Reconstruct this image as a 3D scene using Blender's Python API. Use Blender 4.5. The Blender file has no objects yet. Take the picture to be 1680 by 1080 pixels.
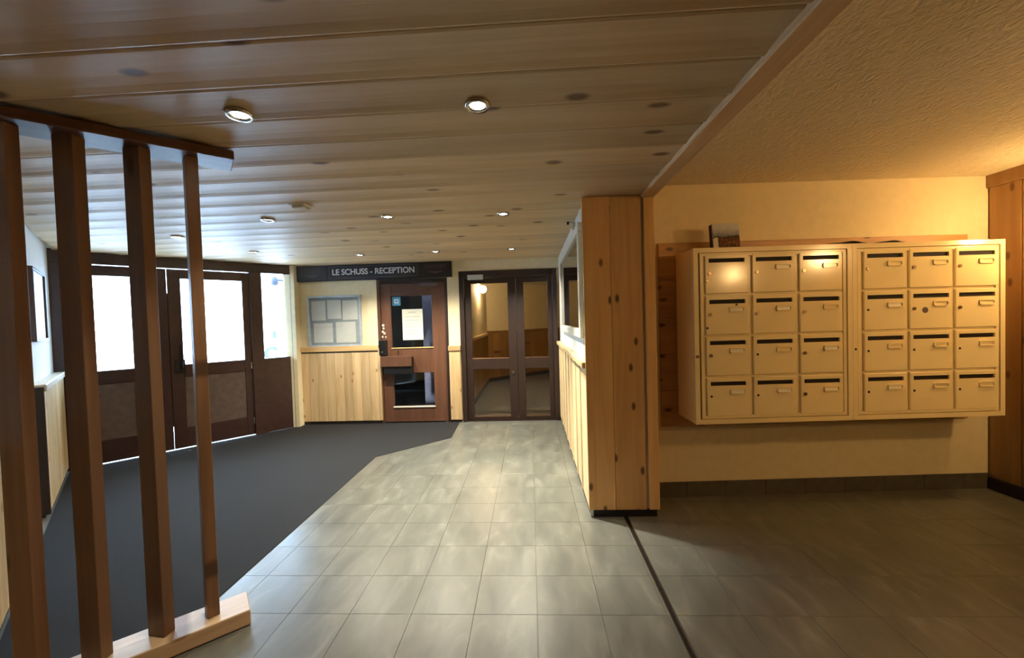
import bpy, bmesh, math, random
from mathutils import Matrix, Vector
random.seed(7)
S = bpy.context.scene
COL = S.collection
# ------------------------------------------------------------------ camera
cam = bpy.data.cameras.new('camera')
cam.sensor_fit = 'HORIZONTAL'; cam.sensor_width = 36.0; cam.lens = 36.0 * 650 / 1680
cam.clip_start = 0.02; cam.clip_end = 400
camo = bpy.data.objects.new('camera', cam); COL.objects.link(camo)
RT = ((0.99848744, 0.04608904, -0.02997732), (-0.0287945, -0.02611712, -0.9992441), (-0.04683712, 0.99859586, -0.02475051))
rgt, dwn, fwd = (Vector(v) for v in RT)
m = Matrix((rgt, -dwn, -fwd)).transposed().to_4x4()
m.translation = (0, 0, 1.5)
camo.matrix_world = m
S.camera = camo
# ------------------------------------------------------------------ world / exposure
S.view_settings.view_transform = 'Standard'
S.view_settings.look = 'None'
S.view_settings.exposure = 0.0
S.view_settings.gamma = 1.0
S.view_settings.use_curve_mapping = False
W = bpy.data.worlds.new('overcast_sky'); S.world = W; W.use_nodes = True
bg = W.node_tree.nodes['Background']
bg.inputs[0].default_value = (0.52, 0.75, 1.0, 1); bg.inputs[1].default_value = 34.0
DOWN_W = 130.0          # downlight power
SCONCE = 190.0           # sconce glass radiance
# ------------------------------------------------------------------ helpers
def lin(r, g=None, b=None):
    if g is None: r, g, b = r
    f = lambda c: (c/255)/12.92 if c/255 <= .04045 else ((c/255+.055)/1.055)**2.4
    return (f(r), f(g), f(b), 1)

class NT:
    def __init__(s, name):
        s.m = bpy.data.materials.new(name); s.m.use_nodes = True
        s.t = s.m.node_tree; s.b = s.t.nodes['Principled BSDF']; s.o = s.t.nodes['Material Output']
    def n(s, typ, **kw):
        nd = s.t.nodes.new(typ)
        for k, v in kw.items():
            if k in nd.inputs.keys(): nd.inputs[k].default_value = v
            else: setattr(nd, k, v)
        return nd
    def l(s, a, b): s.t.links.new(a, b)
    def mix(s, f, a, b, blend='MIX'):
        nd = s.t.nodes.new('ShaderNodeMix'); nd.data_type = 'RGBA'; nd.blend_type = blend
        for i, v in ((0, f), (6, a), (7, b)):
            if hasattr(v, 'links') or hasattr(v, 'is_linked'): s.l(v, nd.inputs[i])
            else: nd.inputs[i].default_value = v
        return nd.outputs[2]
    def math(s, op, a, b=0.0, clamp=False):
        nd = s.t.nodes.new('ShaderNodeMath'); nd.operation = op; nd.use_clamp = clamp
        for i, v in ((0, a), (1, b)):
            if hasattr(v, 'is_linked'): s.l(v, nd.inputs[i])
            else: nd.inputs[i].default_value = v
        return nd.outputs[0]
    def ramp(s, fac, stops):
        nd = s.t.nodes.new('ShaderNodeValToRGB'); e = nd.color_ramp.elements
        while len(e) < len(stops): e.new(.5)
        for i, (p, c) in enumerate(stops): e[i].position = p; e[i].color = c
        s.l(fac, nd.inputs[0]); return nd.outputs[0]

def plain(name, rgb, rough=.5, metal=0, noise=.06, nscale=14, bump=0, bscale=60, coat=0, spec=.5):
    M = NT(name); c = lin(rgb)
    tc = M.n('ShaderNodeTexCoord')
    no = M.n('ShaderNodeTexNoise', Scale=nscale, Detail=4.0); M.l(tc.outputs['Object'], no.inputs['Vector'])
    lo = tuple(x*(1-noise*2) for x in c[:3])+(1,); hi = tuple(min(1, x*(1+noise*2)) for x in c[:3])+(1,)
    M.l(M.ramp(no.outputs[0], [(.3, lo), (.7, hi)]), M.b.inputs['Base Color'])
    M.b.inputs['Roughness'].default_value = rough; M.b.inputs['Metallic'].default_value = metal
    M.b.inputs['Specular IOR Level'].default_value = spec
    if coat: M.b.inputs['Coat Weight'].default_value = coat; M.b.inputs['Coat Roughness'].default_value = .12
    if bump:
        n2 = M.n('ShaderNodeTexNoise', Scale=bscale, Detail=3.0); M.l(tc.outputs['Object'], n2.inputs['Vector'])
        bp = M.n('ShaderNodeBump', Strength=bump, Distance=.01); M.l(n2.outputs[0], bp.inputs['Height'])
        M.l(bp.outputs[0], M.b.inputs['Normal'])
    return M.m

def pine(name, light, dark, knot, axis, rough=.45, knots=.55, kscale=3.2, coat=0.0, thin='Y'):
    """pine boards: grain streaks along one object axis, dark knots, colour shift from board to board"""
    M = NT(name)
    tc = M.n('ShaderNodeTexCoord'); oi = M.n('ShaderNodeObjectInfo')
    off = M.math('MULTIPLY', oi.outputs['Random'], 37.0)
    cmb = M.n('ShaderNodeCombineXYZ')
    for i in range(3): M.l(off, cmb.inputs[i])
    add = M.n('ShaderNodeVectorMath', operation='ADD'); M.l(tc.outputs['Object'], add.inputs[0]); M.l(cmb.outputs[0], add.inputs[1])
    def mapped(along, across):
        mp = M.n('ShaderNodeMapping'); sc = [across]*3; sc['XYZ'.index(axis)] = along
        mp.inputs['Scale'].default_value = sc; M.l(add.outputs[0], mp.inputs['Vector']); return mp.outputs[0]
    g1 = M.n('ShaderNodeTexNoise', Scale=1.0, Detail=5.0, Distortion=.6); M.l(mapped(1.1, 16), g1.inputs['Vector'])
    g2 = M.n('ShaderNodeTexNoise', Scale=1.0, Detail=3.0); M.l(mapped(3, 75), g2.inputs['Vector'])
    base = M.ramp(g1.outputs[0], [(.30, lin(dark)), (.66, lin(light))])
    base = M.mix(M.math('MULTIPLY', g2.outputs[0], .35), base, lin(dark))
    hs = M.n('ShaderNodeHueSaturation'); M.l(base, hs.inputs['Color'])
    M.l(M.math('ADD', M.math('MULTIPLY', oi.outputs['Random'], .30), .85), hs.inputs['Value'])
    sp = M.n('ShaderNodeSeparateXYZ'); M.l(mapped(.6, 1.25), sp.inputs[0]); kv = M.n('ShaderNodeCombineXYZ')
    two = [i for i, a in enumerate('XYZ') if a != thin]
    M.l(sp.outputs[two[0]], kv.inputs[0]); M.l(sp.outputs[two[1]], kv.inputs[1])
    vo = M.n('ShaderNodeTexVoronoi', voronoi_dimensions='2D', Scale=kscale, Randomness=1.0); M.l(kv.outputs[0], vo.inputs['Vector'])
    k = M.ramp(vo.outputs['Distance'], [(.05, (1, 1, 1, 1)), (.10, (0, 0, 0, 1))])
    sep = M.n('ShaderNodeSeparateColor'); M.l(vo.outputs['Color'], sep.inputs[0])
    kk = M.math('MULTIPLY', k, M.math('GREATER_THAN', sep.outputs[0], 1-knots))
    col = M.mix(M.math('MULTIPLY', kk, .85), hs.outputs[0], lin(knot))
    M.l(col, M.b.inputs['Base Color'])
    M.b.inputs['Roughness'].default_value = rough
    if coat: M.b.inputs['Coat Weight'].default_value = coat; M.b.inputs['Coat Roughness'].default_value = .25
    bp = M.n('ShaderNodeBump', Strength=.15, Distance=.004); M.l(g2.outputs[0], bp.inputs['Height']); M.l(bp.outputs[0], M.b.inputs['Normal'])
    return M.m

def glass(name, tint=(1, 1, 1), refl=.06):
    M = NT(name); M.t.nodes.remove(M.b)
    tr = M.n('ShaderNodeBsdfTransparent', Color=(*tint, 1)); gl = M.n('ShaderNodeBsdfGlossy', Roughness=.02)
    lw = M.n('ShaderNodeLayerWeight', Blend=.5); mx = M.n('ShaderNodeMixShader')     # Schlick reflection, the same from both sides
    fr = M.math('ADD', M.math('MULTIPLY', M.math('POWER', lw.outputs['Facing'], 5.0), .96), .04)
    M.l(fr, mx.inputs[0]); M.l(tr.outputs[0], mx.inputs[1]); M.l(gl.outputs[0], mx.inputs[2]); M.l(mx.outputs[0], M.o.inputs[0])
    return M.m

def emit(name, rgb, strength):
    M = NT(name); M.b.inputs['Base Color'].default_value = (*rgb, 1)
    M.b.inputs['Emission Color'].default_value = (*rgb, 1); M.b.inputs['Emission Strength'].default_value = strength
    return M.m

MT = {}
MT['ceil'] = pine('ceiling_pine', (202, 174, 132), (184, 154, 112), (92, 64, 40), 'X', rough=.5, knots=.45, kscale=2.8, thin='Z')
MT['pillar'] = pine('pillar_pine', (220, 180, 122), (198, 154, 98), (66, 36, 18), 'Z', rough=.42, knots=.55, kscale=4.2)
MT['wains'] = pine('wainscot_pine', (216, 188, 146), (188, 156, 110), (140, 96, 56), 'Z', rough=.45, knots=.22, kscale=5)
MT['wainsx'] = pine('cap_pine', (222, 184, 126), (190, 148, 92), (140, 90, 46), 'X', rough=.45, knots=.3)
MT['wainsy'] = pine('cap_pine_deep', (232, 206, 160), (208, 176, 126), (140, 90, 46), 'Y', rough=.45, knots=.2, thin='Z')
MT['palewains'] = pine('pale_wainscot_pine', (232, 208, 164), (206, 176, 126), (150, 110, 66), 'Z', rough=.45, knots=.3, kscale=4)
MT['rwall'] = pine('panel_pine', (160, 124, 78), (138, 102, 60), (90, 52, 22), 'Z', rough=.42, knots=.5, kscale=4, thin='X')
MT['back'] = pine('backboard_pine', (192, 148, 92), (156, 112, 64), (60, 32, 16), 'X', rough=.45, knots=.6, kscale=4)
MT['lip'] = pine('lip_pine', (196, 162, 116), (166, 130, 88), (110, 72, 40), 'Y', rough=.45, knots=.2)
MT['slat'] = pine('slat_wood', (124, 92, 66), (100, 72, 50), (60, 40, 28), 'Z', rough=.4, knots=.25)
MT['rail'] = pine('rail_wood', (214, 188, 154), (190, 160, 124), (120, 84, 52), 'X', rough=.35, knots=.3)
MT['railtop'] = pine('top_rail_wood', (92, 60, 40), (64, 40, 26), (40, 24, 16), 'X', rough=.5, knots=.2)
MT['brown'] = plain('dark_brown_paint', (42, 25, 18), .5, noise=.10)
MT['rdoor'] = pine('reddish_brown_door', (104, 70, 52), (84, 56, 42), (60, 38, 28), 'Z', rough=.35, knots=.1)
MT['entry'] = plain('entrance_brown_paint', (58, 38, 34), .32, noise=.10)
MT['entrypanel'] = plain('entrance_panel_brown', (92, 78, 72), .35, noise=.10)
MT['cream'] = plain('cream_wall_paint', (226, 212, 176), .8, noise=.02, bump=.06, bscale=120)
MT['white'] = plain('white_wall_paint', (232, 232, 226), .75, noise=.02)
MT['frame'] = plain('white_lacquer', (226, 222, 208), .35, noise=.02)
MT['mail'] = plain('cream_mailbox_lacquer', (246, 228, 180), .17, noise=.015, nscale=5, coat=.3)
MT['mailshade'] = plain('mailbox_shade', (24, 16, 12), .8)  # near black stands for the shade in slots and groove
MT['plate'] = plain('name_card', (252, 246, 230), .4, noise=.05, nscale=40)
MT['steel'] = plain('brushed_steel', (190, 186, 178), .25, metal=1)
MT['brass'] = plain('dull_lock_metal', (150, 132, 100), .3, metal=1)
MT['alu'] = plain('aluminium_frame', (178, 186, 196), .4, metal=.3)
MT['black'] = plain('black_plastic', (16, 16, 18), .4)
MT['base'] = plain('grey_skirting_tile', (84, 80, 72), .4, noise=.1)
MT['dbase'] = plain('dark_skirting', (34, 28, 24), .45, noise=.1)
MT['felt'] = plain('grey_felt', (150, 158, 158), .9)
MT['paper'] = plain('white_paper', (208, 208, 196), .7, noise=.02)
MT['paper2'] = plain('off_white_paper', (176, 180, 174), .7, noise=.03)
MT['navy'] = plain('navy_sign_panel', (20, 24, 38), .3, noise=.05)
MT['nearblack'] = plain('black_sign_panel', (20, 15, 17), .3, noise=.05)
MT['letter'] = plain('white_letter', (222, 224, 226), .5, noise=.02)
MT['dim'] = plain('dim_mauve_print', (62, 50, 54), .5, noise=.05)
MT['dim2'] = plain('pale_mauve_print', (92, 80, 82), .5, noise=.05)
MT['bluest'] = plain('blue_sticker', (70, 140, 180), .4)
MT['bluepanel'] = plain('pale_blue_panel', (150, 162, 205), .5)
MT['officegloom'] = plain('painted_office_gloom', (26, 25, 27), .8)  # the unlit gloom of the office is put into this colour
MT['glass'] = glass('clear_glass')
MT['mirror'] = plain('dark_mirror_glass', (120, 116, 104), .03, metal=1, noise=.0)
MT['snow'] = plain('snow', (242, 244, 250), .8, noise=.02, nscale=.4)
MT['stucco'] = plain('white_stucco', (214, 224, 236), .85, noise=.03, bump=.1)
MT['carw'] = plain('white_car_paint', (235, 236, 240), .2, coat=.5)
MT['tyre'] = plain('tyre_rubber', (30, 34, 44), .7)
MT['chalet'] = plain('red_brown_timber', (120, 66, 54), .8, noise=.15)
MT['darkglass'] = plain('dark_window_glass', (40, 46, 56), .1)
MT['bulb'] = emit('lit_bulb', (1.0, .90, .72), 45)
MT['deadbulb'] = plain('unlit_bulb', (30, 28, 26), .15)
MT['sconce'] = emit('sconce_glass', (1.0, .62, .24), SCONCE)
MT['sconce_dim'] = emit('dimmer_sconce_glass', (1.0, .62, .24), SCONCE*.58)
MT['sconce2'] = emit('corridor_sconce_glass', (1.0, .72, .40), 190)
MT['officefill'] = emit('office_fill_glass', (.8, .88, 1.0), 15)
MT['diffuser'] = plain('clear_plastic', (206, 200, 190), .15)
# carpet
M = NT('charcoal_entrance_carpet'); tc = M.n('ShaderNodeTexCoord')
n1 = M.n('ShaderNodeTexNoise', Scale=260.0, Detail=2.0); M.l(tc.outputs['Object'], n1.inputs['Vector'])
n2 = M.n('ShaderNodeTexNoise', Scale=1.4, Detail=3.0); M.l(tc.outputs['Object'], n2.inputs['Vector'])
c1 = M.ramp(n1.outputs[0], [(.3, lin(8, 9, 11)), (.7, lin(23, 24, 27))])
M.l(M.mix(M.math('MULTIPLY', n2.outputs[0], .5), c1, lin(16, 17, 20)), M.b.inputs['Base Color'])
M.b.inputs['Roughness'].default_value = .9
bp = M.n('ShaderNodeBump', Strength=.6, Distance=.004); M.l(n1.outputs[0], bp.inputs['Height']); M.l(bp.outputs[0], M.b.inputs['Normal'])
MT['mat'] = M.m
# floor tile: mottled grey-green stone with brushed streaks
M = NT('grey_stone_tile'); tc = M.n('ShaderNodeNewGeometry'); oi = M.n('ShaderNodeObjectInfo')
cb = M.n('ShaderNodeCombineXYZ'); q = M.math('MULTIPLY', oi.outputs['Random'], 0.12)
for i in range(3): M.l(q, cb.inputs[i])
ad = M.n('ShaderNodeVectorMath', operation='ADD'); M.l(tc.outputs['Position'], ad.inputs[0]); M.l(cb.outputs[0], ad.inputs[1])
mp = M.n('ShaderNodeMapping'); mp.inputs['Scale'].default_value = (9, 3.2, 1); M.l(ad.outputs[0], mp.inputs['Vector'])
n1 = M.n('ShaderNodeTexNoise', Scale=1.0, Detail=5.0, Distortion=.8); M.l(mp.outputs[0], n1.inputs['Vector'])
n2 = M.n('ShaderNodeTexNoise', Scale=3.2, Detail=2.0); M.l(ad.outputs[0], n2.inputs['Vector'])
c1 = M.ramp(n1.outputs[0], [(.28, lin(82, 83, 78)), (.55, lin(100, 101, 94)), (.8, lin(128, 128, 120))])
M.l(M.mix(M.math('MULTIPLY', n2.outputs[0], .5), c1, lin(98, 98, 91)), M.b.inputs['Base Color'])
M.l(M.math('ADD', M.math('MULTIPLY', n1.outputs[0], .16), .24), M.b.inputs['Roughness'])
bp = M.n('ShaderNodeBump', Strength=.08, Distance=.003); M.l(n1.outputs[0], bp.inputs['Height']); M.l(bp.outputs[0], M.b.inputs['Normal'])
MT['tile'] = M.m
MT['grout'] = plain('grey_grout', (112, 112, 104), .7)
# textured plaster ceiling
M = NT('rough_plaster'); tc = M.n('ShaderNodeTexCoord')
mp = M.n('ShaderNodeMapping'); mp.inputs['Scale'].default_value = (34, 20, 30); M.l(tc.outputs['Object'], mp.inputs['Vector'])
n1 = M.n('ShaderNodeTexNoise', Scale=1.0, Detail=5.0, Distortion=1.2); M.l(mp.outputs[0], n1.inputs['Vector'])
M.b.inputs['Base Color'].default_value = lin(222, 210, 180); M.b.inputs['Roughness'].default_value = .9
bp = M.n('ShaderNodeBump', Strength=1.0, Distance=.03); M.l(n1.outputs[0], bp.inputs['Height']); M.l(bp.outputs[0], M.b.inputs['Normal'])
MT['plaster'] = M.m
# cover print of the leaflet: pale sky, grey mountain, dark village
M = NT('leaflet_print'); tc = M.n('ShaderNodeTexCoord'); sx = M.n('ShaderNodeSeparateXYZ'); M.l(tc.outputs['Object'], sx.inputs[0])
n1 = M.n('ShaderNodeTexNoise', Scale=45.0, Detail=4.0); M.l(tc.outputs['Object'], n1.inputs['Vector'])
hgt = M.math('ADD', sx.outputs[2], M.math('MULTIPLY', n1.outputs[0], .06))
sky = M.ramp(hgt, [(.10, lin(60, 36, 24)), (.13, lin(40, 26, 20)), (.135, lin(120, 128, 140)), (.17, lin(170, 178, 190)), (.2, lin(205, 208, 212))])
vill = M.ramp(n1.outputs[0], [(.35, lin(44, 28, 20)), (.6, lin(120, 70, 40)), (.75, lin(190, 150, 120))])
low = M.math('LESS_THAN', hgt, .125); right = M.math('GREATER_THAN', sx.outputs[0], -.062)
pc = M.mix(M.math('MULTIPLY', low, right), sky, vill)
pc2 = M.mix(M.math('MULTIPLY', low, M.math('SUBTRACT', 1.0, right)), pc, lin(225, 220, 205))
M.l(pc2, M.b.inputs['Base Color']); M.b.inputs['Roughness'].default_value = .3
MT['leaflet'] = M.m

def put(o, parent=None, label=None, cat=None, group=None, kind=None):
    COL.objects.link(o)
    if parent: o.parent = parent
    if label: o['label'] = label
    if cat: o['category'] = cat
    if group: o['group'] = group
    if kind: o['kind'] = kind
    return o
def mesh(name, verts, faces, mat, parent=None, loc=(0, 0, 0), rz=0, smooth=False, **kw):
    me = bpy.data.meshes.new(name); me.from_pydata([tuple(v) for v in verts], [], faces)
    bm = bmesh.new(); bm.from_mesh(me); bmesh.ops.recalc_face_normals(bm, faces=bm.faces); bm.to_mesh(me); bm.free()
    if smooth: me.polygons.foreach_set('use_smooth', [True]*len(me.polygons))
    me.materials.append(MT[mat] if isinstance(mat, str) else mat)
    o = bpy.data.objects.new(name, me); o.location = loc; o.rotation_euler = (0, 0, rz)
    return put(o, parent, **kw)
def empty(name, loc, rz=0, **kw):
    o = bpy.data.objects.new(name, None); o.location = loc; o.rotation_euler = (0, 0, rz); o.empty_display_size = .1
    return put(o, **kw)
BF = [(0, 3, 2, 1), (4, 5, 6, 7), (0, 1, 5, 4), (1, 2, 6, 5), (2, 3, 7, 6), (3, 0, 4, 7)]
def bv(x0, x1, y0, y1, z0, z1):
    return [(x0, y0, z0), (x1, y0, z0), (x1, y1, z0), (x0, y1, z0), (x0, y0, z1), (x1, y0, z1), (x1, y1, z1), (x0, y1, z1)]
CACHE = {}
def box(name, x0, x1, y0, y1, z0, z1, mat, parent=None, bev=0.0, **kw):
    """a box whose origin is its own centre (base); alike boxes share mesh data"""
    a, b, c = x1-x0, y1-y0, z1-z0
    key = (round(a, 4), round(b, 4), round(c, 4), mat, bev)
    if key not in CACHE:
        me = bpy.data.meshes.new(name); me.from_pydata(bv(-a/2, a/2, -b/2, b/2, 0, c), [], BF)
        bm = bmesh.new(); bm.from_mesh(me)
        if bev: bmesh.ops.bevel(bm, geom=list(bm.edges), offset=min(bev, a*.4, b*.4, c*.4), segments=1, affect='EDGES')
        bmesh.ops.recalc_face_normals(bm, faces=bm.faces); bm.to_mesh(me); bm.free()
        me.materials.append(MT[mat]); CACHE[key] = me
    o = bpy.data.objects.new(name, CACHE[key]); o.location = ((x0+x1)/2, (y0+y1)/2, z0)
    return put(o, parent, **kw)
def boxes(name, lst, mat, parent=None, loc=(0, 0, 0), rz=0, **kw):
    """several boxes of ONE wall joined in one mesh"""
    V, F = [], []
    for b in lst:
        k = len(V); V += bv(*b); F += [tuple(i+k for i in f) for f in BF]
    me = mesh(name, V, F, mat, parent, loc, rz, **kw); return me
def cyl(name, r, h, mat, parent=None, loc=(0, 0, 0), axis='Z', seg=20, r2=None, smooth=True, **kw):
    r2 = r if r2 is None else r2; V, F = [], []
    for k in range(seg):
        a = 2*math.pi*k/seg; V += [(r*math.cos(a), r*math.sin(a), 0), (r2*math.cos(a), r2*math.sin(a), h)]
    for k in range(seg):
        j = (k+1) % seg; F.append((2*k, 2*j, 2*j+1, 2*k+1))
    F += [tuple(2*k for k in range(seg))[::-1], tuple(2*k+1 for k in range(seg))]
    if axis == 'Y': V = [(x, -z, y) for x, y, z in V]
    if axis == 'X': V = [(z, y, -x) for x, y, z in V]
    return mesh(name, V, F, mat, parent, loc, **kw)
def lathe(name, prof, mat, parent=None, loc=(0, 0, 0), seg=28, axis='Z', **kw):
    V, F = [], []
    for r, z in prof:
        for k in range(seg):
            a = 2*math.pi*k/seg; V.append((r*math.cos(a), r*math.sin(a), z))
    for i in range(len(prof)-1):
        for k in range(seg):
            j = (k+1) % seg; F.append((i*seg+k, i*seg+j, (i+1)*seg+j, (i+1)*seg+k))
    if axis == 'Y': V = [(x, -z, y) for x, y, z in V]
    if axis == 'X': V = [(-z, x, y) for x, y, z in V]
    return mesh(name, V, F, mat, parent, loc, smooth=True, **kw)
def prism(name, poly, z0, z1, mat, parent=None, loc=(0, 0, 0), **kw):
    n = len(poly); V = [(x, y, z0) for x, y in poly]+[(x, y, z1) for x, y in poly]
    F = [tuple(range(n))[::-1], tuple(range(n, 2*n))]+[(i, (i+1) % n, (i+1) % n+n, i+n) for i in range(n)]
    return mesh(name, V, F, mat, parent, loc, **kw)
def ring(name, x0, x1, z0, z1, w, y0, y1, mat, parent=None, bev=0, **kw):
    """rectangular frame in the XZ plane, one mesh"""
    V, F = [], []
    for y in (y0, y1):
        V += [(x0, y, z0), (x1, y, z0), (x1, y, z1), (x0, y, z1), (x0+w, y, z0+w), (x1-w, y, z0+w), (x1-w, y, z1-w), (x0+w, y, z1-w)]
    for i in range(4):
        j = (i+1) % 4
        F += [(i, j, j+4, i+4), (i+8, i+12, j+12, j+8), (i, i+8, j+8, j), (i+4, j+4, j+12, i+12)]
    return mesh(name, V, F, mat, parent, **kw)
def text(name, s, size, mat, parent, loc, rot, ext=.003, width=None):
    cu = bpy.data.curves.new(name, 'FONT'); cu.body = s; cu.size = size; cu.extrude = ext; cu.align_x = 'CENTER'; cu.align_y = 'CENTER'; cu.offset = size*.02
    t = bpy.data.objects.new(name, cu); COL.objects.link(t)
    dg = bpy.context.evaluated_depsgraph_get(); me = bpy.data.meshes.new_from_object(t.evaluated_get(dg))
    bpy.data.objects.remove(t); me.materials.clear(); me.materials.append(MT[mat])
    if width:
        xs = [v.co.x for v in me.vertices]; k = width/(max(xs)-min(xs))
        for v in me.vertices: v.co.x *= k
    # one part for each letter
    bm = bmesh.new(); bm.from_mesh(me); todo = set(bm.verts)
    while todo:
        st = [todo.pop()]; isl = set(st)
        while st:
            for e in st.pop().link_edges:
                for v in e.verts:
                    if v not in isl: isl.add(v); todo.discard(v); st.append(v)
        idx = {v: i for i, v in enumerate(isl)}
        m2 = bpy.data.meshes.new(name)
        m2.from_pydata([v.co[:] for v in idx], [], [[idx[v] for v in f.verts] for f in bm.faces if f.verts[0] in isl])
        m2.materials.append(MT[mat]); o = bpy.data.objects.new(name, m2); o.location = loc; o.rotation_euler = rot; put(o, parent)
    bm.free()

HC = 2.38           # plank ceiling
HP = 2.54           # plaster ceiling
YB = 5.80           # back wall
# corner points of the slanted entrance
DA = (-3.486, 5.70); CO = (-5.04, 4.02)
AD = math.atan2(CO[1]-DA[1], CO[0]-DA[0]); LD = math.hypot(CO[0]-DA[0], CO[1]-DA[1])
AL = math.atan2(-.682, .731)
LEND = 4.3
PE = (CO[0]+.731*LEND, CO[1]-.682*LEND)
def xleft(y):
    if y > 5.70: return -3.52
    if y > CO[1]: return DA[0]+(y-DA[1])*(CO[0]-DA[0])/(CO[1]-DA[1])-.03
    if y > PE[1]: return CO[0]+(CO[1]-y)*.731/.682-.03
    return PE[0]-.03

# ------------------------------------------------------------------ FLOOR
floor = boxes('floor', [(-3.6, 3.95, -4.7, 3.62, -.12, -.010), (-5.3, .45, 3.45, 5.9, -.12, -.010), (-5.3, -3.6, 1.0, 3.45, -.12, -.010)], 'grout',
              label='grey stone tiled floor of the entrance hall', cat='floor', kind='structure')
TX, TY = .3235, .3045
JX0, JX1 = .655, .685
def inmat(x0, x1, y0, y1):
    return x1 < -1.79 and y1 < 4.3 or (x1 < -1.09 and y0 > 5.05) or (x1 < -1.9 and y0 > 3.9)
xs = []
x = -.007
while x+TX < JX0-.005: x += TX
lefts = [x-k*TX for k in range(0, 10)]
cols = [(l, min(l+TX, JX0)) for l in lefts if l > -2.2]
cols += [(JX1+.02+k*TX-.02, min(JX1+(k+1)*TX, 3.70)) for k in range(0, 10) if JX1+k*TX < 3.68]
rest = []
G = .0008
for (a, b) in cols:
    k0 = int(math.floor((-4.4-1.972)/TY))
    for k in range(k0, 14):
        y0 = 1.972+k*TY; y1 = y0+TY
        if a > .4 and y0 > 3.36: continue
        if y1 > 5.86: y1 = 5.86
        if inmat(a, b, y0, y1): continue
        if y1 > 1.2: box('tile', a+G, b-G, y0+G, y1-G, -.010, 0, 'tile', floor, bev=.0006)
        else: rest.append((a+G, b-G, y0+G, y1-G, -.010, 0))
boxes('tile_field', rest, 'tile', floor, kind='stuff')
jt = empty('floor_joint', (.67, .2, 0), label='long black expansion joint strip in the tiled floor', cat='floor joint')
box('rubber_strip', -.011, .011, -2.6, 2.9, -.010, -.003, 'black', jt)
box('metal_edge', -.0165, -.011, -2.6, 2.9, -.010, .0005, 'steel', jt)
box('metal_edge', .011, .0165, -2.6, 2.9, -.010, .0005, 'steel', jt)
prism('entrance_carpet', [(-1.775, PE[1]-.2), (-1.775, 4.33), (-1.055, 5.01), (-1.085, 5.79), (-3.46, 5.79), (-3.48, 5.69), (CO[0]+.02, CO[1]), (PE[0]+.0, PE[1]-.0), (PE[0]+.0, PE[1]-.2)],
      .0003, .004, 'mat', label='charcoal carpet mat covering the floor inside the entrance doors', cat='carpet')

# ------------------------------------------------------------------ PLANK CEILING
ceil = boxes('ceiling', [(-5.3, .83, -4.6, 2.95, HC+.03, HC+.10), (-5.3, .45, 2.95, 5.9, HC+.03, HC+.10)], 'ceil',
             label='pine plank ceiling with recessed spotlights', cat='ceiling', kind='structure')
PP = .2277
y = 1.202-PP*25
PROF = [(0.0, .012), (.006, .003), (.016, .0005), (.09, .003), (.125, .0030), (.175, -.0005), (.210, -.0065), (.2175, -.005), (.2215, .006)]
while y < YB:
    xr = .83 if y+PP*.6 < 2.95 else .45
    V, F = [], []
    n = len(PROF)
    ym = y+PP/2
    for dy, dz in PROF:
        yy = min(y+dy, YB+.03)
        xl = max(xleft(yy), -5.2)
        V += [(xl, yy-ym, dz), (xr, yy-ym, dz)]
    for dy in (PROF[-1][0], PROF[0][0]):
        yy = min(y+dy, YB+.03); xl = max(xleft(yy), -5.2)
        V += [(xl, yy-ym, .03), (xr, yy-ym, .03)]
    k = n+2
    for i in range(k): j = (i+1) % k; F.append((2*i, 2*i+1, 2*j+1, 2*j))
    F += [tuple(2*i for i in range(k)), tuple(2*i+1 for i in range(k))[::-1]]
    mesh('ceiling_plank', V, F, 'ceil', ceil, (0, ym, HC))
    y += PP
# lip board along the edge of the plank ceiling
box('trim_1', .825, .925, -4.5, 2.95, 2.355, HP+.01, 'lip', bev=.006, label='pale wooden lip board between plank ceiling and plaster ceiling', cat='trim', kind='structure')
boxes('ceiling_plaster', [(.90, 3.80, -4.6, 3.50, HP, HP+.1)], 'plaster', label='rough cream plaster ceiling above the mailboxes', cat='ceiling', kind='structure')

prism('sky_block', [(-5.35, -4.7), (3.95, -4.7), (3.95, 12.4), (-3.62, 12.4), (-3.62, 5.86), (-5.25, 4.10), (-5.35, 4.0)], 2.62, 2.8, 'stucco', label='unseen slab added over the hall to keep sky light from leaking in', cat='sky_block', kind='structure')  # added above the ceilings to stop sky light leaking through gaps
# ------------------------------------------------------------------ WALLS behind / around
boxes('wall_front', [(-2.1, 3.9, -4.62, -4.5, 0, 2.6)], 'rwall', label='unseen wall behind the viewer, pine clad to cut bounced light', cat='wall', kind='structure')  # out of view; set back and clad dark to reduce fill light
boxes('wall_left_near', [(PE[0]-.12, PE[0], -4.5, PE[1]+.02, 0, 2.6)], 'rwall', label='unseen wall left of the viewer, pine clad to cut bounced light', cat='wall', kind='structure')  # out of view; dark cladding chosen to reduce fill light

# mail wall (turned a little)
AM = math.radians(2.671)
MO = (1.034, 3.274, 0)
wm = boxes('wall_mail', [(-.48, 2.80, 0, .10, -.01, 2.6)], 'cream', loc=MO, rz=AM, label='cream painted wall carrying the mailboxes', cat='wall', kind='structure')
bs = empty('baseboard_mail', MO, AM, label='grey tile skirting along the foot of the mailbox wall', cat='baseboard', kind='structure')
for k in range(9):
    a = -.12+k*.325; box('tile', a+.001, min(a+.324, 2.69), -.010, 0, 0, .125, 'base', bs, bev=.002)

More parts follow.
